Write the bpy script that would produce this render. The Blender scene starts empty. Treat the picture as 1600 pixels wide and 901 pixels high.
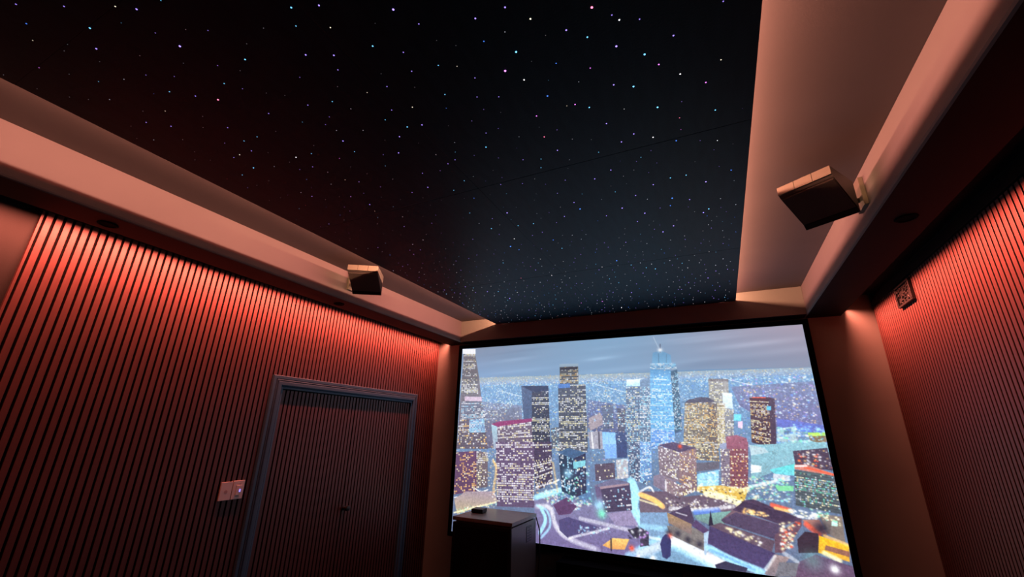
import bpy, bmesh, math, random
import numpy as np
from mathutils import Matrix, Vector

random.seed(4)
C = bpy.context.scene.collection
SC = bpy.context.scene
CZ = 1.74                      # eye height of the photographer above the floor
PI = math.pi

# ---------------------------------------------------------------- camera
cam_d = bpy.data.cameras.new('camera'); cam = bpy.data.objects.new('camera', cam_d); C.objects.link(cam)
right = Vector((0.902492, 0.430179, 0.021331)); up = Vector((0.121578, -0.301948, 0.94554)); fwd = Vector((-0.413192, 0.850749, 0.324806))
m = Matrix((right, up, -fwd)).transposed().to_4x4(); m.translation = Vector((0, 0, CZ)); cam.matrix_world = m
cam_d.sensor_width = 36; cam_d.sensor_fit = 'HORIZONTAL'; cam_d.lens = 654.04 / 1600 * 36
cam_d.clip_start = .02; SC.camera = cam

# ---------------------------------------------------------------- room measures (z above the eye, then + CZ)
XL, XR = -3.137, 1.275         # faces of the slats on both side walls
SL, SR = -2.721, .774          # inner faces of the soffits
LIPL, LIPR = -2.963, 1.045      # wall-side lips of the soffits (light slot behind them)
H1, H2 = 1.0165 + CZ, 1.2687 + CZ
PLX, PRX, PZ = -2.2366, .2539, 1.19 + CZ
YF, YW, YB = 4.217, 4.385, -2.2
YT0 = -1.4                     # rear end of the tray

# ---------------------------------------------------------------- world, lights, exposure
w = bpy.data.worlds.new('world'); SC.world = w; w.use_nodes = True
w.node_tree.nodes['Background'].inputs[0].default_value = (.01, .008, .009, 1)
w.node_tree.nodes['Background'].inputs[1].default_value = .2
SC.view_settings.view_transform = 'Standard'; SC.view_settings.look = 'None'
SC.view_settings.exposure = 0; SC.view_settings.gamma = 1; SC.view_settings.use_curve_mapping = False
SC.cycles.max_bounces = 8; SC.cycles.diffuse_bounces = 5; SC.cycles.sample_clamp_indirect = 4

def strip_light(name, loc, roty, length, wid, col, watt, rotz=0, spread=180, tape_glow=False):
    d = bpy.data.lights.new(name, 'AREA'); d.shape = 'RECTANGLE'; d.size = wid; d.size_y = length
    d.color = (1, 1, 1) if tape_glow else col; d.energy = watt; d.spread = math.radians(spread)
    o = bpy.data.objects.new(name, d); C.objects.link(o); o.location = loc; o.rotation_euler = (0, roty, rotz)
    if tape_glow:               # the phosphor of the tape shows yellower and stronger along its length than across it
        d.use_nodes = True; nt = d.node_tree; em = nt.nodes['Emission']
        g = nt.nodes.new('ShaderNodeNewGeometry'); sp = nt.nodes.new('ShaderNodeSeparateXYZ'); nt.links.new(g.outputs['Incoming'], sp.inputs[0])
        sq = nt.nodes.new('ShaderNodeMath'); sq.operation = 'MULTIPLY'; nt.links.new(sp.outputs['Y'], sq.inputs[0]); nt.links.new(sp.outputs['Y'], sq.inputs[1])
        q4 = nt.nodes.new('ShaderNodeMath'); q4.operation = 'POWER'; nt.links.new(sq.outputs[0], q4.inputs[0]); q4.inputs[1].default_value = 2
        st = nt.nodes.new('ShaderNodeMath'); st.operation = 'MULTIPLY_ADD'; nt.links.new(q4.outputs[0], st.inputs[0]); st.inputs[1].default_value = 6.5; st.inputs[2].default_value = 1
        mx = nt.nodes.new('ShaderNodeMix'); mx.data_type = 'RGBA'; nt.links.new(q4.outputs[0], mx.inputs[0])
        mx.inputs[6].default_value = (*col, 1); mx.inputs[7].default_value = (1, .60, .23, 1)
        nt.links.new(mx.outputs[2], em.inputs['Color']); nt.links.new(st.outputs[0], em.inputs['Strength'])
    return o
TL = YF - .004 - YT0 - .35; TC = YF - .004 - TL / 2
TRAY_W, SLOT_W, SCREEN_S = 27, 86, 1.0
INL, INR = .15, .15            # how far each tape sits back from the panel edge
for x, z, rot, wd in ((PLX + INL - .001, PZ + .044, PI / 2, .004), (PRX - INR + .001, PZ + .0365, -PI / 2, .018)):
    strip_light('tray_strip_light', (x, TC, z), rot, TL, wd, (1, .30, .268), TRAY_W, tape_glow=True)
    strip_light('tray_strip_light', (x, TC, z + .0045), rot, TL, wd, (1, .08, .03), TRAY_W * .30)
SLTILT = math.radians(-36)
SLL = YW - .02 - YB - .6; SLC = YW - .02 - SLL / 2
strip_light('wall_strip_light', (LIPL - .024, SLC, H1 + .052), -SLTILT, SLL, .012, (1, .18, .115), SLOT_W, 0, 94)
strip_light('wall_strip_light', (LIPR + .032, SLC, H1 + .060), SLTILT, SLL, .012, (1, .18, .115), SLOT_W, 0, 94)

# ---------------------------------------------------------------- materials
def mat(name, col, rough=.6, spec=.3, metal=0, noise=None, bump=None, emit=None, estr=0, sheen=0):
    mt = bpy.data.materials.new(name); mt.use_nodes = True; nt = mt.node_tree; b = nt.nodes['Principled BSDF']
    b.inputs['Base Color'].default_value = (*col, 1); b.inputs['Roughness'].default_value = rough
    b.inputs['Specular IOR Level'].default_value = spec; b.inputs['Metallic'].default_value = metal
    if sheen: b.inputs['Sheen Weight'].default_value = sheen
    tc = nt.nodes.new('ShaderNodeTexCoord')
    if noise:
        amt, scale, stretch = noise
        mp = nt.nodes.new('ShaderNodeMapping'); mp.inputs['Scale'].default_value = stretch
        nz = nt.nodes.new('ShaderNodeTexNoise'); nz.inputs['Scale'].default_value = scale; nz.inputs['Detail'].default_value = 6
        rp = nt.nodes.new('ShaderNodeValToRGB')
        rp.color_ramp.elements[0].position = .3; rp.color_ramp.elements[1].position = .7
        rp.color_ramp.elements[0].color = (*[c * (1 - amt) for c in col], 1); rp.color_ramp.elements[1].color = (*[min(1, c * (1 + amt)) for c in col], 1)
        nt.links.new(tc.outputs['Object'], mp.inputs['Vector']); nt.links.new(mp.outputs['Vector'], nz.inputs['Vector'])
        nt.links.new(nz.outputs['Fac'], rp.inputs['Fac']); nt.links.new(rp.outputs['Color'], b.inputs['Base Color'])
    if bump:
        st, scale = bump
        n2 = nt.nodes.new('ShaderNodeTexNoise'); n2.inputs['Scale'].default_value = scale; n2.inputs['Detail'].default_value = 4
        bp = nt.nodes.new('ShaderNodeBump'); bp.inputs['Strength'].default_value = st; bp.inputs['Distance'].default_value = .004
        nt.links.new(tc.outputs['Object'], n2.inputs['Vector']); nt.links.new(n2.outputs['Fac'], bp.inputs['Height']); nt.links.new(bp.outputs['Normal'], b.inputs['Normal'])
    if emit:
        b.inputs['Emission Color'].default_value = (*emit, 1); b.inputs['Emission Strength'].default_value = estr
        mt.cycles.emission_sampling = 'NONE'
    return mt
M = dict(
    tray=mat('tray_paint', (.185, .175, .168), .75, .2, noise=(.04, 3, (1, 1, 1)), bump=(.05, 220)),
    under=mat('soffit_underside_dark', (.006, .005, .007), .7, .1, noise=(.15, 2, (1, 1, 1))),
    wall=mat('dark_wall_paint', (.017, .022, .021), .7, .2, noise=(.07, 2.2, (1, 1, 1)), bump=(.06, 180)),
    front=mat('front_wall_paint', (.22, .28, .255), .7, .2, noise=(.07, 2.2, (1, 1, 1)), bump=(.06, 180)),
    side=mat('slat_core', (.010, .007, .007), .8, .2, noise=(.2, 40, (1, 1, 1))),
    slat=mat('slat_wood', (.105, .041, .036), .5, .6, noise=(.16, 7, (6, 6, .35)), bump=(.08, 90)),
    felt=mat('black_felt', (.008, .007, .007), .95, .1, noise=(.3, 60, (1, 1, 1))),
    carpet=mat('carpet', (.004, .004, .0045), .95, .1, noise=(.35, 160, (1, 1, 1)), bump=(.4, 300)),
    casing=mat('casing_paint', (.060, .135, .21), .45, .35, noise=(.05, 8, (1, 1, .2))),
    star=mat('star_board_cloth', (.008, .026, .040), .5, .2, noise=(.18, 26, (1, .25, 1)), bump=(.12, 140)),
    batten=mat('batten_paint', (.02, .02, .02), .8),
    black=mat('black_satin', (.012, .012, .013), .4, .4, noise=(.1, 30, (1, 1, 1))),
    velvet=mat('frame_velvet', (.002, .002, .0025), .95, .03, noise=(.3, 90, (1, 1, 1))),
    dark=mat('speaker_dark', (.05, .046, .044), .45, .4, noise=(.1, 20, (1, 1, 1))),
    cab=mat('speaker_white', (.165, .145, .115), .45, .4, noise=(.03, 20, (1, 1, 1))),
    grille=mat('grille_cloth', (.07, .06, .055), .9, .15, noise=(.3, 400, (1, 1, 1)), bump=(.3, 900)),
    plastic=mat('switch_plastic', (.80, .75, .70), .35, .45, noise=(.02, 30, (1, 1, 1))),
    ring=mat('switch_mark', (.55, .40, .38), .4),
    bronze=mat('carved_wood', (.008, .010, .010), .5, .35, noise=(.25, 40, (1, 1, 1))),
    rack=mat('rack_steel', (.10, .082, .076), .35, .5, noise=(.1, 20, (1, 1, .3))),
    racktop=mat('rack_top', (.30, .26, .235), .35, .5, noise=(.12, 12, (1, 4, 1))),
    glass=mat('smoked_glass', (.004, .004, .005), .08, .5, noise=(.05, 4, (1, 1, 1))),
    metal=mat('dull_metal', (.3, .3, .32), .4, .5, metal=1, noise=(.05, 40, (1, 1, 1))),
    led=mat('led_tape', (.8, .5, .45), .5, emit=(1, .3, .2), estr=2.0),
    blue=mat('blue_indicator', (.1, .1, .9), .4, emit=(.30, .25, 1.0), estr=1.6),
)

g_ = M['glass'].node_tree.nodes['Principled BSDF']; g_.inputs['Transmission Weight'].default_value = .8; g_.inputs['Base Color'].default_value = (.05, .05, .055, 1)
for l_ in list(g_.inputs['Base Color'].links): M['glass'].node_tree.links.remove(l_)

# ---------------------------------------------------------------- mesh helpers
class MB:
    def __init__(s): s.v = []; s.f = []; s.mi = []; s.k = 0
    def face(s, idx): s.f.append(idx); s.mi.append(s.k)
    def add(s, vs, fs):
        n = len(s.v); s.v += [tuple(v) for v in vs]
        for f in fs: s.face([n + i for i in f])
    def box(s, x0, x1, y0, y1, z0, z1, ch=0):
        if ch <= 0:
            vs = [(x, y, z) for x in (x0, x1) for y in (y0, y1) for z in (z0, z1)]
            s.add(vs, [(0, 1, 3, 2), (4, 6, 7, 5), (0, 4, 5, 1), (2, 3, 7, 6), (0, 2, 6, 4), (1, 5, 7, 3)])
        else:
            bm = bmesh.new(); bmesh.ops.create_cube(bm, size=1)
            for v in bm.verts: v.co = Vector(((x0 + x1) / 2 + v.co.x * (x1 - x0), (y0 + y1) / 2 + v.co.y * (y1 - y0), (z0 + z1) / 2 + v.co.z * (z1 - z0)))
            bmesh.ops.bevel(bm, geom=bm.edges[:], offset=ch, segments=2, affect='EDGES', profile=.6)
            s.bm(bm)
    def bm(s, bm):
        bm.verts.ensure_lookup_table(); bm.verts.index_update()
        s.add([v.co.copy() for v in bm.verts], [[v.index for v in f.verts] for f in bm.faces]); bm.free()
    def prism(s, prof, axis, a0, a1, ks=None):
        # prof: closed outline of 2-d points in the other two axes, extruded from a0 to a1
        n = len(prof)
        def pt(p, a): return {'x': (a, p[0], p[1]), 'y': (p[0], a, p[1]), 'z': (p[0], p[1], a)}[axis]
        b = len(s.v); s.v += [pt(p, a0) for p in prof] + [pt(p, a1) for p in prof]; k0 = s.k
        for i in range(n):
            j = (i + 1) % n
            if ks: s.k = ks[i]
            s.face([b + i, b + j, b + n + j, b + n + i])
        s.k = k0
        s.face([b + i for i in range(n)][::-1]); s.face([b + n + i for i in range(n)])
    def lathe(s, prof, c, n=24, axis='z'):
        b = len(s.v)
        for (r, h) in prof:
            for i in range(n):
                a = 2 * PI * i / n; p = (r * math.cos(a), r * math.sin(a), h)
                if axis == 'x': p = (h, p[0], p[1])
                if axis == 'y': p = (p[0], h, p[1])
                s.v.append((c[0] + p[0], c[1] + p[1], c[2] + p[2]))
        for k in range(len(prof) - 1):
            for i in range(n):
                j = (i + 1) % n; s.face([b + k * n + i, b + k * n + j, b + (k + 1) * n + j, b + (k + 1) * n + i])
        s.face([b + i for i in range(n)][::-1]); s.face([b + (len(prof) - 1) * n + i for i in range(n)])
    def tube(s, path, r, n=8):
        path = [Vector(p) for p in path]; b = len(s.v); L = len(path)
        for i, p in enumerate(path):
            t = (path[min(i + 1, L - 1)] - path[max(i - 1, 0)]).normalized()
            a = t.orthogonal().normalized() if i == 0 else (pa - t * pa.dot(t)).normalized()
            pa = a; bb = t.cross(a)
            for k in range(n):
                q = 2 * PI * k / n; s.v.append(tuple(p + (a * math.cos(q) + bb * math.sin(q)) * r))
        for i in range(L - 1):
            for k in range(n):
                j = (k + 1) % n; s.face([b + i * n + k, b + i * n + j, b + (i + 1) * n + j, b + (i + 1) * n + k])
        s.face([b + k for k in range(n)][::-1]); s.face([b + (L - 1) * n + k for k in range(n)])
    def mesh(s, name, mats, smooth=False):
        me = bpy.data.meshes.new(name); me.from_pydata(s.v, [], s.f)
        for mt in (mats if isinstance(mats, (list, tuple)) else [mats]): me.materials.append(mt)
        me.polygons.foreach_set('material_index', s.mi)
        bm = bmesh.new(); bm.from_mesh(me); bmesh.ops.recalc_face_normals(bm, faces=bm.faces[:]); bm.to_mesh(me); bm.free()
        if smooth:
            me.polygons.foreach_set('use_smooth', [True] * len(me.polygons))
            try: me.set_sharp_from_angle(angle=math.radians(35))
            except Exception: pass
        me.update(); return me
    def build(s, name, mats, parent=None, loc=(0, 0, 0), smooth=False):
        return link(name, s.mesh(name, mats, smooth), parent, loc)
def link(name, me, parent=None, loc=(0, 0, 0)):
    o = bpy.data.objects.new(name, me); C.objects.link(o); o.location = loc
    if parent is not None: o.parent = parent
    return o
def box_obj(name, mats, parent, *a, ch=0, loc=(0, 0, 0), smooth=False):
    b = MB(); b.box(*a, ch=ch); return b.build(name, mats, parent, loc, smooth)
def tag(o, label, cat, group=None):
    o['label'] = label; o['category'] = cat
    if group: o['group'] = group
    return o
def thing(name, label, cat, loc, rz=0, group=None):
    o = bpy.data.objects.new(name, None); C.objects.link(o); o.location = loc; o.rotation_euler = (0, 0, rz); o.empty_display_size = .05
    return tag(o, label, cat, group)
def struct(o): o['kind'] = 'structure'; return o
def copy_part(src, parent, loc):
    o = src.copy(); C.objects.link(o); o.parent = parent; o.location = loc; return o

# ---------------------------------------------------------------- room shell
XWL, XWR = XL - .026, XR + .026          # wall planes behind the slats
struct(box_obj('floor', M['carpet'], None, XWL - .15, XWR + .15, YB - .12, YW + .12, -.1, 0))
struct(box_obj('ceiling', M['tray'], None, XWL - .15, XWR + .15, YB - .12, YW + .12, H2, H2 + .1))
DY0, DY1, DZ = 2.297, 3.90, .288 + CZ    # door opening
b = MB()
b.box(XWL - .12, XWL, YB, DY0, 0, H2); b.box(XWL - .12, XWL, DY1, YW, 0, H2); b.box(XWL - .12, XWL, DY0, DY1, DZ, H2)
wall_left = struct(b.build('wall_left', M['wall']))
wall_right = struct(box_obj('wall_right', M['wall'], None, XWR, XWR + .12, YB, YW, 0, H2))
wall_front = struct(box_obj('wall_front', M['front'], None, XWL - .12, XWR + .12, YW, YW + .12, 0, H2))
struct(box_obj('wall_rear', M['wall'], None, XWL - .12, XWR + .12, YB - .12, YB, 0, H2))
# soffits: tray paint on the inner face, much darker colour below, slot for the wall light behind the lip
RB = .012
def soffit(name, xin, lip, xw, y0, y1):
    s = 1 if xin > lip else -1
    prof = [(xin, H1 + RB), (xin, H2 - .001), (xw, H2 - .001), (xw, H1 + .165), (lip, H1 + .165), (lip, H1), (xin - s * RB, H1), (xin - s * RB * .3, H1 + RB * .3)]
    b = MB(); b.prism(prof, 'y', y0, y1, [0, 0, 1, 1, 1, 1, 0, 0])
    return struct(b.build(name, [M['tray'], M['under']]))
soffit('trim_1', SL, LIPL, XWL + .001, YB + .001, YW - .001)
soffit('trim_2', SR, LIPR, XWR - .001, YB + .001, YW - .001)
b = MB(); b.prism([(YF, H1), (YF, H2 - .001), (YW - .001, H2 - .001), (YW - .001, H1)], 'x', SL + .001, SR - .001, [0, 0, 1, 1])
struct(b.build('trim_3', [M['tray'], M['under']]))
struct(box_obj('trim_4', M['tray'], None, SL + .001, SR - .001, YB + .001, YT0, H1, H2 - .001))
# moulding over the right-hand slats, seen through the light slot
b = MB(); z = 1.078 + CZ
b.prism([(XWR - .001, z), (XWR - .034, z), (XWR - .034, z + .012), (XWR - .028, z + .016), (XWR - .028, z + .04), (XWR - .022, z + .044), (XWR - .022, z + .07), (XWR - .012, z + .08), (XWR - .001, z + .08)], 'y', 1.6, YW - .002)
struct(b.build('trim_5', M['black']))
# narrow edge strip where the left-hand slat panelling begins
struct(box_obj('trim_6', M['slat'], None, XWL, XL - .004, .702, .712, .0, 1.07 + CZ))

# slat panelling
SW, SD, ZT = .0265, .016, 1.07 + CZ
def slat_mesh(h):
    b = MB(); c = .0012
    b.prism([(-SD, -SW / 2), (-SD, SW / 2), (-c, SW / 2), (0, SW / 2 - c), (0, -SW / 2 + c), (-c, -SW / 2)], 'z', 0, h, [1, 1, 0, 0, 0, 1])
    return b.mesh('slat', [M['slat'], M['side']])
def slat_run(parent, me, xs, sgn, y0, y1, n, z0):
    p = (y1 - y0) / n
    for i in range(n):
        o = link('slat', me, parent, (xs, y0 + (i + .5) * p, z0))
        if sgn < 0: o.rotation_euler = (0, 0, PI)
full = slat_mesh(ZT); CY0, CY1, CZT = 2.197, 4.005, .39 + CZ
short = slat_mesh(ZT - CZT)
def felt(parent, x0, x1, y0, y1, z0, z1): return box_obj('backing_panel', M['felt'], parent, x0, x1, y0, y1, z0, z1)
felt(wall_left, XWL, XL - SD, .713, CY0, 0, ZT); felt(wall_left, XWL, XL - SD, CY0, CY1, CZT, ZT); felt(wall_left, XWL, XL - SD, CY1, YW, 0, ZT)
slat_run(wall_left, full, XL, 1, .716, CY0, 39, 0); slat_run(wall_left, short, XL, 1, CY0, CY1, 48, CZT); slat_run(wall_left, full, XL, 1, CY1, YW - .001, 10, 0)
felt(wall_right, XR + SD, XWR, 1.6, YW, 0, ZT)
slat_run(wall_right, full, XR, -1, 1.6, YW - .001, 73, 0)

# ---------------------------------------------------------------- double door clad in the same slats
door = bpy.data.objects.new('door_1', None); C.objects.link(door); door.location = (XL, (DY0 + DY1) / 2, 0); struct(door)
dm = (DY0 + DY1) / 2; dsl = slat_mesh(DZ - .012)
for k in range(2):
    y0, y1 = (DY0 + .003, dm - .0015) if k == 0 else (dm + .0015, DY1 - .003)
    lf = box_obj('door_leaf', M['felt'], door, -.058, -SD, y0 - dm, y1 - dm, .006, DZ - .004)
    n = 21; p = (y1 - y0) / n
    for i in range(n): link('slat', dsl, lf, (-.0003, y0 - dm + (i + .5) * p, .006))
    if k == 0:
        b = MB(); hy, hz = 3.113 - dm, -.667 + CZ
        b.lathe([(.022, .0), (.022, .007), (.012, .010), (.010, .036), (.018, .042), (.024, .052), (.022, .064), (.008, .068)], (0, hy, hz), 20, 'x')
        b.build('door_knob', M['black'], lf, smooth=True)
# moulded casing: profile (distance from the outer edge, height over the slats), mitred at the corners
prof = [(0, -.024), (0, .016), (.004, .020), (.024, .020), (.027, .012), (.031, .022), (.036, .024), (.040, .015), (.044, .023), (.050, .025), (.070, .025), (.078, .021), (.081, .010), (.086, .014), (.100, .012), (.100, -.024)]
def casing(pts_of):
    b = MB(); n = len(prof); A = [pts_of(w, h, 0) for w, h in prof]; B = [pts_of(w, h, 1) for w, h in prof]
    b.add(A + B, [(i, (i + 1) % n, n + (i + 1) % n, n + i) for i in range(n)] + [tuple(range(n))[::-1], tuple(range(n, 2 * n))])
    return b.build('casing', M['casing'], door)
casing(lambda w, h, e: (h, CY0 + w - dm, 0 if e == 0 else CZT - w))
casing(lambda w, h, e: (h, CY1 - w - dm, 0 if e == 0 else CZT - w))
casing(lambda w, h, e: (h, (CY0 + w if e == 0 else CY1 - w) - dm, CZT - w))

# ---------------------------------------------------------------- star ceiling
star = thing('star_ceiling', 'black star ceiling of eight boards with glowing coloured fibre points', 'star ceiling', ((PLX + PRX) / 2, (YF + YT0 + .35) / 2, PZ))
sx0, sy0 = star.location.x, star.location.y
XM = -.99; ys = [YT0 + .35, .30, 1.612, 2.933, YF - .002]
for i in range(4):
    for (x0, x1) in ((PLX, XM), (XM, PRX)):
        box_obj('ceiling_board', M['star'], star, x0 - sx0, x1 - sx0, ys[i] - sy0, ys[i + 1] - sy0, 0, .008, ch=.0008 if i < 1 else .0026)
for x0, x1 in ((PLX + INL + .002, PLX + INL + .042), (PRX - INR - .042, PRX - INR - .002), (XM - .03, XM + .03)):
    box_obj('batten', M['batten'], star, x0 - sx0, x1 - sx0, ys[0] - sy0, ys[4] - sy0, .0085, H2 - PZ - .001)
box_obj('batten', M['batten'], star, PLX + INL + .042 - sx0, PRX - INR - .042 - sx0, ys[0] - sy0, ys[0] + .04 - sy0, .0085, H2 - PZ - .001)
for x in ys[1:4]:
    for (x0, x1) in ((PLX + INL + .042, XM - .03), (XM + .03, PRX - INR - .042)):
        box_obj('batten', M['batten'], star, x0 - sx0, x1 - sx0, x - .03 - sy0, x + .03 - sy0, .0085, H2 - PZ - .001)
SCOL = dict(v=(.36, .25, 1), b=(.07, .24, 1), c=(.16, .60, 1), w=(1, .97, 1), y=(1, .92, .68), m=(.85, .22, 1), g=(.55, .6, .7), r=(1, .18, .32))
SRAD = {1: .0014, 2: .0018, 3: .0023, 4: .0028, 5: .0034, 6: .0039}
SSTR = {1: .25, 2: .55, 3: 1.05, 4: 1.8, 5: 2.6, 6: 3.3}
smat = {}
def star_mat(c, s):
    if (c, s) not in smat:
        smat[c, s] = mat('fibre_light_%s_%d' % (c, s), SCOL[c], .4, emit=SCOL[c], estr=SSTR[s])
    return smat[c, s]
def dome(b, x, y, z, r, n=6):
    k = len(b.v)
    for rr, h in ((1, 0), (.75, -.4)):
        for i in range(n):
            a = 2 * PI * i / n; b.v.append((x + r * rr * math.cos(a), y + r * rr * math.sin(a), z + r * h))
    b.v.append((x, y, z - r * .6))
    for i in range(n):
        j = (i + 1) % n; b.face([k + i, k + j, k + n + j, k + n + i]); b.face([k + n + i, k + n + j, k + 2 * n])
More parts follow.
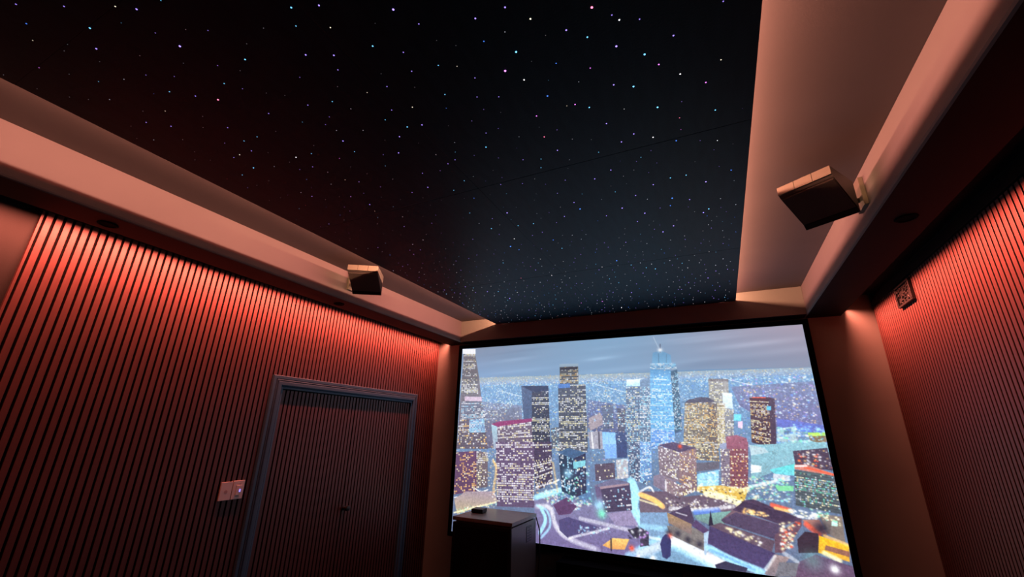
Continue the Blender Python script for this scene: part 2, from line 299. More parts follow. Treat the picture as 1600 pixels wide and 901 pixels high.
STARS = '''-1770,172,0,3 -1644,237,0,3 -1500,303,4,3 -1451,335,0,4 -1833,213,1,3 -1666,306,2,4 -1351,351,2,2 -1901,248,4,2 -1814,304,6,1 -1859,311,6,1 -1746,353,0,4 -1492,404,0,2 -1388,438,6,1 -1474,466,0,5 -1643,430,6,1 -2038,306,5,2 -1977,365,6,1 -1921,427,2,2 -1820,461,6,2 -1722,484,0,2 -1634,531,0,2 -1733,565,2,3 -1665,619,0,3 -2073,455,6,1 -1996,490,6,2 -1950,579,6,1 -1865,616,4,2 -1014,529,2,4 -932,559,0,4 -738,662,0,5 -1054,577,2,3 -959,626,4,3 -1326,470,0,2 -1155,539,6,1 -885,733,2,4 -1117,665,0,4 -1031,706,0,4 -1325,591,2,4 -1439,567,0,2 -1066,756,0,3 -1218,723,0,2 -1500,627,2,3 -1462,671,0,2 -938,832,6,1 -959,886,0,3 -1127,811,6,1 -1047,878,4,2 -1399,722,6,1 -1604,667,7,5 -1204,857,2,3 -1307,831,0,3 -1492,798,0,3 -1024,987,0,3 -430,795,0,4 -528,789,0,4 -376,860,4,4 -697,732,0,3 -289,941,0,4 -236,992,2,4 -543,869,1,3 -634,845,6,1 -465,948,2,5 -808,794,0,3 -433,1003,6,1 -732,886,2,3 -675,916,4,2 -360,1045,1,3 -832,868,0,3 -532,1002,5,6 -644,985,0,3 -488,1065,3,4 -868,931,6,1 -786,1006,2,3 -682,1066,0,3 -607,1099,0,3 -439,1170,1,4 -939,1008,4,3 -821,1067,1,2 -389,1247,4,2 -358,1253,5,4 -637,1174,6,1 -197,902,7,6 -149,950,0,3 -132,975,3,4 -76,998,0,3 152,1041,0,3 11,1098,0,4 -160,1063,0,5 -82,1132,2,5 145,1258,4,3 -45,1193,5,4 -260,1112,5,3 17,1265,3,4 96,1341,5,4 -203,1218,0,4 -140,1255,2,5 11,1403,0,2 -313,1290,2,4 -193,1353,3,2 -75,1396,2,5 124,1501,2,4 -2015,620,0,3 -2103,606,6,1 -1945,677,0,3 -1757,697,6,1 -1827,738,6,1 -2117,696,6,2 -1995,748,6,1 -2039,821,6,1 -2105,859,6,1 -1731,782,0,3 -1563,882,6,1 -1846,840,0,2 -1751,866,2,3 -1671,872,2,3 -1788,925,0,3 -1867,921,4,3 -1913,923,0,3 -1906,1015,2,4 -2017,1031,2,3 -2125,1022,7,1 -2106,1118,0,2 -2039,1123,6,1 -2120,1252,6,1 -1940,1120,6,1 -1802,1049,6,2 -1729,965,6,1 -2036,1258,6,1 -1282,913,0,2 -1333,939,0,2 -1409,889,2,2 -1085,1019,2,3 -1319,984,6,2 -1215,1030,6,2 -1030,1090,2,4 -966,1105,0,4 -869,1154,6,1 -766,1169,0,2 -1100,1125,0,4 -1347,1046,0,4 -1173,1117,6,1 -1051,1193,6,1 -1491,1015,6,1 -903,1254,6,2 -1550,1052,2,3 -1640,1042,3,4 -1356,1122,2,3 -1177,1211,0,4 -1458,1131,5,2 -937,1311,2,2 -969,1359,0,3 -1028,1291,6,2 -1016,1371,0,3 -1082,1402,0,2 -1174,1385,0,3 -1631,1127,0,3 -1708,1117,0,2 -1599,1189,6,2 -1461,1202,6,1 -1301,1264,2,2 -1429,1277,6,1 -1750,1191,1,2 -1571,1273,4,2 -1519,1315,0,3 -1669,1273,6,2 -1343,1366,6,2 -1450,1396,0,2 -1225,1498,0,4 -1332,1505,0,3 -1861,1317,0,3 -1792,1255,0,1 -1884,1266,6,2 -1974,1255,0,1 -1667,1405,0,3 -1725,1380,6,1 -1517,1477,6,1 -1632,1511,0,4 -1526,1583,2,2 -1312,1572,6,1 -1437,1538,6,1 -1234,1633,6,1 -1321,1652,6,1 -1117,1576,2,3 -1020,1523,2,3 -959,1509,6,2 -1108,1667,6,1 -1059,1686,1,3 -1164,1817,2,3 -2044,1383,2,2 -1786,1474,0,2 -1793,1522,0,2 -1883,1534,1,2 -1659,1580,4,2 -1481,1658,6,1 -1361,1760,0,2 -1977,1371,7,1 -516,1250,5,4 -688,1252,0,2 -748,1256,0,3 -631,1334,6,2 -533,1378,7,4 -469,1359,0,2 -429,1440,6,2 -356,1476,6,1 -793,1337,2,4 -870,1366,0,2 -512,1485,0,4 -349,1572,2,3 -778,1428,0,2 -680,1486,0,3 -602,1514,2,3 -627,1576,2,3 -485,1572,6,2 -512,1633,6,1 -846,1504,6,1 -833,1574,0,2 -867,1627,0,3 -762,1663,0,3 -690,1650,6,2 -658,1715,0,2 -555,1721,0,3 -330,1727,0,4 -419,1768,0,4 -879,1717,2,2 -963,1690,6,1 -631,1818,0,3 -580,1943,0,3 -570,2023,1,4 -515,1877,2,2 -965,1901,0,4 -678,2069,0,3 -891,1864,6,1 -664,1960,6,1 -4,1490,7,3 -274,1405,0,4 -5,1564,5,2 -185,1513,0,4 -115,1567,3,4 -242,1543,0,4 -29,1629,1,4 63,1669,0,2 129,1698,3,3 -136,1654,0,2 -184,1685,2,3 -208,1708,0,2 35,1817,6,1 134,1900,0,2 185,1954,1,3 -170,1820,0,2 -81,1907,2,3 -10,1913,2,3 -165,1935,0,3 74,2011,0,4 -285,1873,6,1 -353,1926,2,2 -263,2003,0,3 -92,2106,1,4 -10,2157,0,3 -109,2182,1,3 138,2211,6,2 79,2302,2,4 51,2334,0,4 -249,2213,0,4 -354,2105,0,4 -163,2187,0,2 -454,2157,0,3 -436,1971,6,1 -2036,1589,0,3 -1909,1589,6,2 -1696,1646,2,2 -1626,1801,0,3 -1441,1832,0,3 -1440,1743,6,1 -1817,1829,6,1 -1730,1815,6,1 -2000,1980,0,2 -2023,2048,6,1 -2011,2115,1,2 -1823,2104,0,2 -1845,2174,0,2 -1750,2127,0,2 -1466,1968,0,1 -1473,2118,0,1 -1630,2397,0,2 -1697,2571,0,2 -1862,2806,2,2 -2029,2479,6,2 -2005,2779,0,1 -1325,2125,0,2 -877,2081,2,3 -973,2069,2,3 -1141,2038,2,3 -1133,2129,0,2 -1072,2224,3,3 -1145,2320,1,5 -1115,2392,1,3 -846,2340,1,3 -836,2484,2,3 -870,2208,0,2 -944,2225,0,2 -967,2440,0,2 -1323,2564,2,3 -1412,2673,0,2 -1446,2746,0,2 -1041,2603,3,2 -1082,2664,2,2 -1155,2788,0,3 -1163,2708,5,2 -1333,2908,7,2 -1757,3112,0,3 -1664,3146,2,3 -1658,3368,0,4 -1654,3465,0,2 -1226,3428,2,2 -1263,3546,2,2 -422,2556,0,3 -543,2841,1,5 -463,2964,2,2 -580,3611,0,3 -755,4045,3,4 -880,3775,5,3 -915,3540,0,2 -1078,3751,5,2 -749,2633,0,2 -806,2683,0,2 -552,2509,0,2 -304,2297,0,3 -1517,2392,0,2 -499,3397,0,2 -745,3495,0,2 -967,3054,6,2 -914,3215,0,2 -956,3198,0,2 -952,4051,0,2 -1312,3922,0,1 -117,2436,0,4 -184,2494,0,4 -227,2438,0,2 86,2554,0,2 150,2818,0,2 20,2759,0,2 -225,2759,2,2 -149,2900,0,2 -311,3110,2,3 -119,3069,2,2 41,3466,0,3 -410,3165,0,2 -370,3060,2,2 -424,3724,0,2 -105,3523,0,2 -44,3777,0,2 123,3714,0,2 100,3325,0,2 179,3320,0,2 72,4042,0,2 87,3807,0,2 -197,3678,0,2 -172,3681,0,2'''
S = []
for e in STARS.split():
    a = [int(q) for q in e.split(',')]; S.append((a[0] / 1000, a[1] / 1000, 'vbcwymgr'[a[2]], min(6, a[3] + (a[1] > 1900) + (a[1] > 2900))))
S.sort(key=lambda s: -SRAD[s[3]] / math.sqrt(s[0] ** 2 + s[1] ** 2 + 1.4) * SSTR[s[3]] ** .5)
ist = S[:290]; rest = S[290:]
grid = [(s[0], s[1]) for s in S]
rnd = random.Random(11); tries = 0
while len(grid) < 1060 and tries < 40000:
    tries += 1; x, y = rnd.uniform(PLX + .03, PRX - .03), rnd.uniform(-1.0, YF - .03)
    dense = y > 2.3
    if min((x - a) ** 2 + (y - c) ** 2 for a, c in grid) < (.048 if dense else .062) ** 2: continue
    if not dense and rnd.random() > .35: continue
    grid.append((x, y)); q = rnd.random()
    rest.append((x, y, rnd.choice('gggggvvvcbgw'), (1 if q < .72 else 2) + (y > 1.9) + (y > 2.9)))
smesh = {}
for x, y, c, s in ist:
    if (c, s) not in smesh:
        b = MB(); dome(b, 0, 0, 0, SRAD[s]); smesh[c, s] = b.mesh('fibre_star', star_mat(c, s))
    link('fibre_star', smesh[c, s], star, (x - sx0, y - sy0, 0))
b = MB(); ms = []
for x, y, c, s in rest:
    mt = star_mat(c, s)
    if mt not in ms: ms.append(mt)
    b.k = ms.index(mt); dome(b, x - sx0, y - sy0, 0, SRAD[s], 5)
fs = b.build('faint_stars', ms, star); fs['kind'] = 'stuff'

# LED tapes (the lamps that light the tray and the slats)
def tape(x0, x1, y0, y1, z0, z1, label, group=None):
    return tag(box_obj('led_tape', M['led'], None, x0, x1, y0, y1, z0, z1), label, 'led strip', group)
tape(PLX + INL - .0003, PLX + INL + .0017, TC - TL / 2, TC + TL / 2, PZ + .040, PZ + .050, 'warm red light tape hidden above the left edge of the star ceiling')
tape(PRX - INR - .0017, PRX - INR + .0003, TC - TL / 2, TC + TL / 2, PZ + .025, PZ + .049, 'warm red light tape hidden above the right edge of the star ceiling')
tape(LIPL - .030, LIPL - .018, SLC - SLL / 2, SLC + SLL / 2, H1 + .0580, H1 + .0600, 'red light tape hidden behind the left soffit lip above the door wall')
tape(LIPR + .026, LIPR + .038, SLC - SLL / 2, SLC + SLL / 2, H1 + .0660, H1 + .0680, 'red light tape hidden behind the right soffit lip above the slats')
for lip, s in ((LIPL, -1), (LIPR, 1)):     # little shelf that carries the tape
    struct(box_obj('trim_7' if s < 0 else 'trim_8', M['under'], None, *sorted((lip, lip + s * .042)), SLC - SLL / 2, SLC + SLL / 2, H1 + (.0605 if s < 0 else .0685), H1 + (.066 if s < 0 else .074)))

# ---------------------------------------------------------------- projection screen with the night city film
CITY = '''P -94,121,233,122,628,124,914,123,1234,129,1271,248,1209,662,-28,840 104,146,186 86,88,112
P -94,121,1234,129,1246,149,-91,153 170,185,190 110,140,180
D -62,117,1219,130,1221,159,-59,159 1500 WYWCO 0.8 1.5
D -60,143,1230,151,1224,265,-47,295 2600 WCWYBWC 0.9 1.9
D -51,245,1238,230,1231,380,-35,437 1100 WCYBPWO 1 2.2
D 20,389,1240,331,1221,504,34,588 700 WYOCB 1 2.2
L 966,151,1058,181 W 2.7 0.7
L 1033,172,1120,200 W 2.7 0.7
L 1118,165,1200,193 W 2.7 0.7
L 1161,194,1240,220 W 2.7 0.7
L 1044,220,1129,246 W 2.7 0.7
L 559,160,678,193 W 2.7 0.7
L 180,174,328,210 W 2.7 0.7
P 984,179,1198,168,1210,304,1086,299,1000,235 108,122,158 100,100,146
D 988,149,1205,148,1205,297,1088,283,1002,218 420 WCBWOP 1 2.4
P 1090,271,1203,289,1205,312,1089,298 95,108,190 90,105,175
D 1129,286,1205,297,1203,308,1130,304 60 BC 1.5 3
P 7,206,277,230,278,291,12,283 110,130,165 120,120,140
D 5,184,334,179,323,310,14,315 300 WCWYB 1 2.2
P 101,251,265,235,279,379,120,385 105,115,140 95,95,120
D 101,251,265,235,279,379,120,385 160 WYWO 1 2.4
P 528,212,660,232,651,367,525,307 95,110,150 80,85,120
D 530,173,668,177,655,367,524,326 220 WCYWO 1 2.2
P 580,227,619,228,615,306,576,306 85,95,130 85,95,130
P 531,274,571,256,594,288,534,316 150,140,150 150,140,150
P 9,20,63,23,85,113,106,229,114,387,0,391,3,206 118,120,130 85,78,92
B 9,20,63,23,87,186,6,184 112,114,124 9 22 0.34 YWW 0.7
P 2,0,64,4,65,25,3,21 245,248,255 245,248,255
L 12,3,13,21 K 1.3 0.3
L 25,3,27,21 K 1.3 0.3
L 39,4,40,22 K 1.3 0.3
L 53,5,54,23 K 1.3 0.3
P 23,194,103,196,105,213,26,211 190,170,190 190,170,190
B 10,213,105,214,127,293,10,294 105,112,135 11 12 0.4 WCW 0.6
B 2,283,118,277,139,387,2,391 100,95,112 14 12 0.33 YOWW 0.5
B 51,283,118,277,125,329,54,330 120,150,190 8 7 0.5 WCC 0.6
B -3,404,90,396,98,535,1,552 98,72,105 10 18 0.25 OYO 0.3
B 90,396,139,399,144,516,97,525 110,100,110 6 14 0.4 YW 0.4
L 2,562,35,554,44,543 W 3.6 0.9
L 91,525,117,534,145,525 W 4.4 0.9
P 3,567,53,538,173,529,186,562,19,616 150,135,150 175,160,130
L 6,612,186,562 Y 6.7 0.8
D 5,602,186,557,187,577,7,627 70 YWG 1 2.5
B 273,160,383,161,390,378,318,381 58,66,86 13 30 0.33 YWYW 0.75
P 273,159,383,160,384,180,279,186 48,60,88 48,60,88
P 273,159,317,179,319,380,290,331 70,88,120 70,88,120
B 319,357,393,355,397,485,334,518 72,66,92 11 17 0.4 YWW 0.7
B 152,300,315,281,324,380,163,386 108,98,120 15 12 0.45 WYWW 0.8
P 150,298,183,288,318,276,318,287,175,307 130,60,105 130,60,105
P 150,299,175,306,182,385,164,386 150,185,200 140,150,170
B 172,361,327,357,329,569,184,577 98,84,116 16 24 0.42 WYWW 0.8
B 428,94,499,93,499,158,428,157 88,94,104 8 10 0.3 YWO 0.5
P 428,83,500,84,499,95,428,93 150,175,195 140,160,180
P 430,97,497,96,496,105,430,105 50,55,68 50,55,68
B 421,158,524,159,525,373,423,377 74,82,100 12 30 0.42 YWYW 0.75
P 421,156,467,154,467,170,423,171 70,110,175 70,110,175
B 399,355,521,351,522,385,410,384 90,95,110 12 5 0.5 WYW 0.5
P 667,150,732,150,715,367,656,369 98,120,150 96,104,130
B 664,172,734,171,718,367,656,369 96,116,146 10 28 0.5 WCWY 0.4
P 669,147,732,146,730,170,666,170 225,245,255 170,215,250
B 662,348,721,346,711,474,659,456 86,100,130 9 20 0.5 WCCW 0.3
P 713,149,749,141,730,366,697,368 110,135,165 95,110,140
B 711,173,746,171,730,366,697,368 105,128,158 6 26 0.5 WCW 0.4
P 762,60,790,55,819,71,819,99,756,97 100,150,190 120,175,215
L 780,63,778,95 K 2.2 0.4
L 805,68,802,96 K 2.2 0.3
L 788,32,786,60 K 2.7 0.8
G 786,52 7.11 W 1
L 768,6,781,42 W 3.6 0.35
B 751,96,831,97,834,119,748,115 115,170,215 12 4 0.6 WCW 0.5
P 749,115,813,120,809,303,801,364,730,366 105,175,228 120,175,235
B 749,115,813,120,803,364,730,366 108,172,226 12 38 0.28 WCW 0.8
L 757,148,797,151 W 3.6 0.9
P 813,125,834,119,831,309,807,320 78,110,138 75,95,130
B 814,130,834,123,830,307,807,316 76,106,134 6 32 0.3 CW 0.3
L 746,229,815,220 C 2.9 0.6
L 744,255,812,247 C 2.9 0.6
L 741,282,809,274 C 2.9 0.6
L 739,308,807,301 C 2.9 0.6
P 737,304,806,309,801,364,732,366 110,160,230 105,140,215
B 737,304,806,309,801,364,732,366 108,158,228 9 12 0.5 WCW 0.5
B 698,346,733,346,726,456,689,467 110,150,205 7 18 0.5 WC 0.4
P 922,158,979,161,960,357,924,358 150,150,152 150,140,125
B 923,161,963,162,955,251,915,251 146,146,148 7 14 0.35 YW 0.3
P 923,152,980,155,979,163,922,160 115,110,115 115,110,115
P 958,196,984,197,981,244,954,242 215,232,250 190,215,245
B 939,228,962,228,948,345,926,350 160,148,128 4 18 0.5 YW 0.4
B 958,245,983,246,970,336,948,337 135,138,150 6 14 0.4 WY 0.4
P 981,260,1001,260,998,279,978,278 110,205,235 110,205,235
P 989,281,1002,280,999,300,987,299 220,190,225 220,190,225
B 846,225,914,223,900,361,828,363 128,122,118 14 24 0.5 YWYO 0.35
B 914,223,938,230,924,360,900,361 112,104,106 6 22 0.35 YO 0.3
P 845,226,858,216,892,208,916,210,937,224,913,225 78,80,100 78,80,100
B 815,343,927,340,925,395,859,393 120,116,118 15 9 0.45 YWYO 0.4
P 860,402,925,395,922,415,857,427 95,95,110 95,95,110
B 1030,213,1093,216,1077,355,1017,339 78,62,76 12 26 0.36 YOYW 0.75
P 1029,212,1078,211,1094,216,1092,225,1029,221 72,52,66 72,52,66
P 1079,215,1094,217,1079,345,1066,342 68,58,78 68,58,78
L 1037,211,1070,212 R 3.6 0.9
P 1071,236,1082,237,1080,249,1069,248 90,180,220 90,180,220
P 1087,300,1135,292,1128,336,1082,333 150,190,200 160,180,190
P 1105,300,1122,299,1120,313,1102,315 90,120,160 90,120,160
P 1160,309,1201,308,1201,317,1160,318 160,225,90 190,220,110
P 1161,318,1202,317,1201,334,1162,335 120,100,80 120,100,80
P 1079,337,1156,328,1200,341,1201,350,1077,355 140,190,200 110,140,160
D 1087,291,1202,312,1198,349,1077,353 160 WCGB 1.2 3
P 1014,346,1197,333,1204,390,1110,394,1000,443 130,180,195 120,160,175
P 1116,359,1198,348,1201,405,1116,401 70,62,82 70,62,82
D 1127,358,1197,352,1198,401,1121,394 60 WOWR 1.2 3
P 1051,411,1116,392,1111,423,1063,422 90,205,205 110,200,215
P 1010,346,1047,353,1057,365,1010,375 170,195,205 170,195,205
P 1006,399,1032,402,1030,418,1003,423 215,225,230 215,225,230
P 1059,420,1098,424,1096,437,1056,441 190,200,215 190,200,215
L 990,459,1059,441 W 8.9 0.7
D 994,432,1104,429,1094,490,986,491 200 WYGC 1.2 3
P 1058,451,1103,450,1100,463,1063,464 120,200,150 120,200,150
B 932,348,960,339,946,462,922,460 128,118,138 6 16 0.35 YW 0.3
B 959,339,1008,338,990,463,944,466 132,84,98 10 16 0.34 YWYO 0.3
P 931,346,951,341,961,351,960,359,929,360 140,150,180 140,150,180
P 951,325,980,319,1006,328,1005,357,949,359 150,95,115 135,85,105
L 920,463,958,469,991,461 Y 6.7 0.8
P 859,433,920,418,914,462,857,468 130,190,225 150,200,225
D 859,433,919,420,914,464,857,468 110 CWC 1.2 3
P 855,468,920,460,989,467,972,507,881,487,853,481 205,170,90 200,165,70
D 855,464,990,459,988,475,853,481 80 YWY 1.2 3
P 732,445,766,436,797,456,794,501,761,489,729,473 130,120,140 115,105,125
B 753,356,815,373,806,459,750,439 138,124,138 10 13 0.25 YWW 0.2
B 815,373,865,361,853,479,806,460 146,122,130 9 17 0.25 YWO 0.2
P 753,354,800,344,865,360,815,374 84,76,104 84,76,104
B 765,447,805,466,802,501,768,489 150,130,140 8 6 0.15 WY 0.2
B 805,466,856,450,853,479,802,502 140,115,125 8 6 0.3 YW 0.2
G 818,356 5.56 R 0.9
L 766,460,765,485 W 6.7 0.7
B 1111,408,1202,416,1198,511,1100,498 84,100,108 16 14 0.4 CWYG 0.85
L 1110,415,1202,425 K 2.4 0.45
L 1109,422,1202,432 K 2.4 0.45
L 1108,428,1201,439 K 2.4 0.45
L 1107,435,1201,446 K 2.4 0.45
L 1106,441,1200,453 K 2.4 0.45
L 1105,448,1200,460 K 2.4 0.45
L 1104,454,1199,467 K 2.4 0.45
L 1103,461,1199,473 K 2.4 0.45
L 1101,467,1198,480 K 2.4 0.45
L 1100,474,1198,487 K 2.4 0.45
L 1099,480,1198,494 K 2.4 0.45
L 1098,486,1197,501 K 2.4 0.45
L 1097,493,1197,507 K 2.4 0.45
P 1114,394,1142,393,1204,414,1203,419,1112,406 190,120,110 190,120,110
L 1137,400,1202,416 R 5.3 0.9
L 1115,398,1141,396 W 5.3 0.8
P 328,546,429,511,501,546,703,538,691,683,337,694 118,120,152 108,96,142
P 397,481,524,468,532,526,418,539 90,130,170 80,110,150
D 342,517,429,502,531,543,428,579,391,564 200 WYCGW 1.4 3.4
P 397,555,445,528,480,552,459,576,417,584 85,62,98 85,62,98
L 331,537,386,519,503,483 C 18 0.8
L 337,564,386,565,406,616,447,647,545,669 W 18 0.3
L 353,567,369,602,348,644 C 13 0.7
L 337,560,375,575,385,618,353,657 C 8.9 0.5
P 417,598,449,586,538,603,567,609,447,647,419,628 74,70,112 74,70,112
L 452,646,582,605 W 8.9 0.6
P 560,655,594,631,645,629,629,659,588,662 235,190,110 210,150,90
L 490,586,651,604 W 13 0.5
D 489,608,586,603,585,623,478,639 40 WC 1.4 3
P 579,565,703,538,699,587,606,596 140,130,165 140,130,165
L 661,464,672,498,665,537,685,576,701,591 C 27 0.85
P 642,605,670,594,701,595,699,619,659,624 52,52,68 52,52,68
D 643,593,698,583,694,628,641,626 30 KKW 2 4
L 637,674,697,639 C 22 0.7
L 655,680,696,659 W 11 0.7
G 650,652 7.56 R 0.9
L 588,635,587,664 K 6.7 0.8
B 419,391,472,406,476,526,429,511 46,66,92 7 13 0.2 CW 0.3
B 472,406,516,387,515,509,476,526 54,62,92 6 13 0.16 CWY 0.3
P 418,388,454,373,516,385,473,406 62,92,128 62,92,128
P 471,418,515,409,514,427,472,439 120,190,205 120,190,205
G 452,454 13.3 C 0.7
D 431,441,521,422,541,543,450,550 90 CGWC 1.4 3
B 546,421,612,413,612,461,547,472 92,84,104 8 6 0.15 YW 0.3
P 543,486,563,489,570,560,551,542 98,88,122 98,88,122
B 563,489,657,471,659,548,570,562 76,70,98 12 10 0.08 WC 0.7
P 543,485,604,461,657,470,563,488 104,104,134 104,104,134
P 559,488,655,471,654,477,562,495 150,128,140 150,128,140
G 556,541 15.6 C 0.9
G 562,566 13.3 G 0.9
P 527,319,576,316,576,372,532,373 150,150,165 150,150,165
L 539,321,542,371 W 5.8 0.8
L 564,320,564,370 K 6.7 0.7
P 576,318,620,319,621,370,576,372 130,185,240 150,190,245
B 621,317,658,318,655,369,621,370 70,88,130 6 10 0.15 WC 0.3
P 580,357,620,356,620,399,583,401 120,165,235 120,165,235
P 623,349,657,348,654,396,622,397 60,75,115 60,75,115
P 617,404,656,398,654,456,618,462 170,170,180 170,170,180
D 617,404,656,398,654,460,618,462 40 WYC 1.5 3
P 687,493,764,487,797,501,881,487,976,507,935,529,839,530,762,545,680,589 96,82,100 110,100,115
L 687,501,726,513,751,529 O 16 0.9
L 685,516,734,527 Y 6.7 0.8
L 877,485,924,491,976,509 Y 18 0.95
D 753,505,978,491,972,511,772,540 110 WYWK 1.4 3
L 772,532,856,529,945,513 W 11 0.5
L 843,538,904,526 B 16 0.6
P 707,582,762,553,762,575 220,180,90 220,180,90
P 683,552,762,545,767,592,873,652,902,667,890,695,669,726 120,150,185 110,150,180
L 680,589,763,589 C 18 0.6
L 765,612,850,648,902,667 W 36 0.55
L 771,635,885,676 C 20 0.6
L 674,662,772,619 W 27 0.6
L 676,646,735,615 C 13 0.7
L 678,614,734,619 W 8.9 0.6
P 680,593,705,603,702,639,676,646 60,58,78 60,58,78
D 680,593,705,603,702,639,676,646 14 KWP 2 4
P 759,581,810,576,873,585,859,636,817,622,765,604 120,115,115 120,115,115
P 766,548,828,519,837,560,828,574 72,62,88 72,62,88
P 828,574,841,557,876,582,859,591 80,64,100 80,64,100
P 763,545,829,570,826,598,764,573 160,130,95 120,105,110
L 788,542,817,548 W 4.4 0.6
P 859,590,876,581,872,615,858,647,854,642 165,190,215 165,190,215
G 762,597 9.33 K 0.75
G 787,598 9.33 K 0.75
G 814,611 9.33 K 0.75
G 844,619 9.33 K 0.75
P 838,546,939,525,931,556,883,569,845,557 120,165,160 105,130,130
P 874,570,884,528,887,568 40,40,58 40,40,58
P 935,529,977,495,1000,491,1108,530,1063,551,988,529 70,58,82 70,58,82
P 973,497,1095,526,1079,542,951,520 62,52,76 62,52,76
P 943,523,1063,551,1057,566,909,551 110,88,100 110,88,100
D 971,515,1032,525,1023,536,969,526 40 OYO 2 4
P 909,551,950,528,1063,551,1037,586,916,558 76,66,92 76,66,92
P 906,559,1036,590,1024,619,875,608,879,569 92,76,92 92,76,92
D 918,569,1008,589,998,605,928,579 34 YYW 2.2 4.4
P 877,569,963,598,1033,620,997,661,865,620 68,60,96 72,64,104
L 865,624,926,649,996,668 C 20 0.8
L 872,630,975,664 B 8.9 0.6
P 879,666,907,654,961,663,952,678,884,684 52,52,78 52,52,78
P 1038,575,1108,528,1105,547,1053,616,1032,618 96,72,88 96,72,88
D 1054,545,1104,536,1068,607,1047,610 90 YWYR 1.6 3.6
L 1043,501,1084,511 R 13 0.9
L 1049,508,1080,513 O 8.9 0.9
D 1078,506,1151,514,1142,529,1092,526 70 WYW 1.6 3.6
P 1108,532,1148,528,1159,562,1139,564 170,120,110 170,120,110
L 1116,542,1139,561 R 16 0.85
P 1148,514,1199,516,1194,579,1159,559 120,110,105 120,110,105
P 1174,529,1187,528,1185,540,1172,540 190,240,225 190,240,225
G 1147,548 17.8 K 0.9
P 1089,580,1110,560,1139,561,1134,606,1087,612 52,42,56 52,42,56
P 1140,566,1201,581,1195,619,1131,606 235,180,40 215,160,60
L 1152,565,1201,581 O 8.9 0.8
P 1151,587,1200,596,1197,608,1146,598 140,95,80 140,95,80
L 1144,605,1174,618 Y 13 0.9
P 1124,611,1205,630,1203,655,1057,675,1084,633 92,74,104 98,76,100
G 1160,639 10 W 1
P 1031,622,1065,625,1023,675,999,672 150,130,130 120,110,120
L 1030,626,1004,660 W 8.9 0.6
L 1053,616,1080,633 W 11 0.5
P 1039,639,1083,636,1071,668,1023,675 110,110,120 110,110,120
G 1115,625 22.2 G 0.25
P 735,631,743,614,753,604,763,604,767,620,762,659,751,668,739,665 52,56,100 52,56,100
G 765,606 6.67 R 0.6
G 711,671 8.89 W 0.9
D 99,208,277,210,153,292,103,293 150 WCWY 1 2.4
D 533,213,663,214,657,305,531,279 120 WCBY 1 2.4
B 392,309,423,304,423,375,394,378 88,100,120 6 9 0.3 WYC 0.5
B 580,232,617,230,615,306,579,309 96,108,136 6 9 0.3 WYC 0.5
B 631,242,659,242,655,314,629,315 90,96,120 6 9 0.3 WYC 0.5
L 336,503,397,485,419,475 W 6.7 0.5
L 398,423,413,512 O 8.9 0.5
D 331,489,419,470,419,512,337,532 40 WOY 1.4 3
L 162,424,176,454,167,530 O 11 0.4
D 139,394,177,392,183,572,145,531 60 YOW 1.2 2.6
L 687,493,716,478,728,490 W 6.7 0.5
D 855,468,922,464,981,472,977,499,852,493 60 WYK 1.2 2.6
D 1130,501,1193,517,1192,538,1143,522 50 WYG 1.2 2.8'''
CW,CH=1200,674
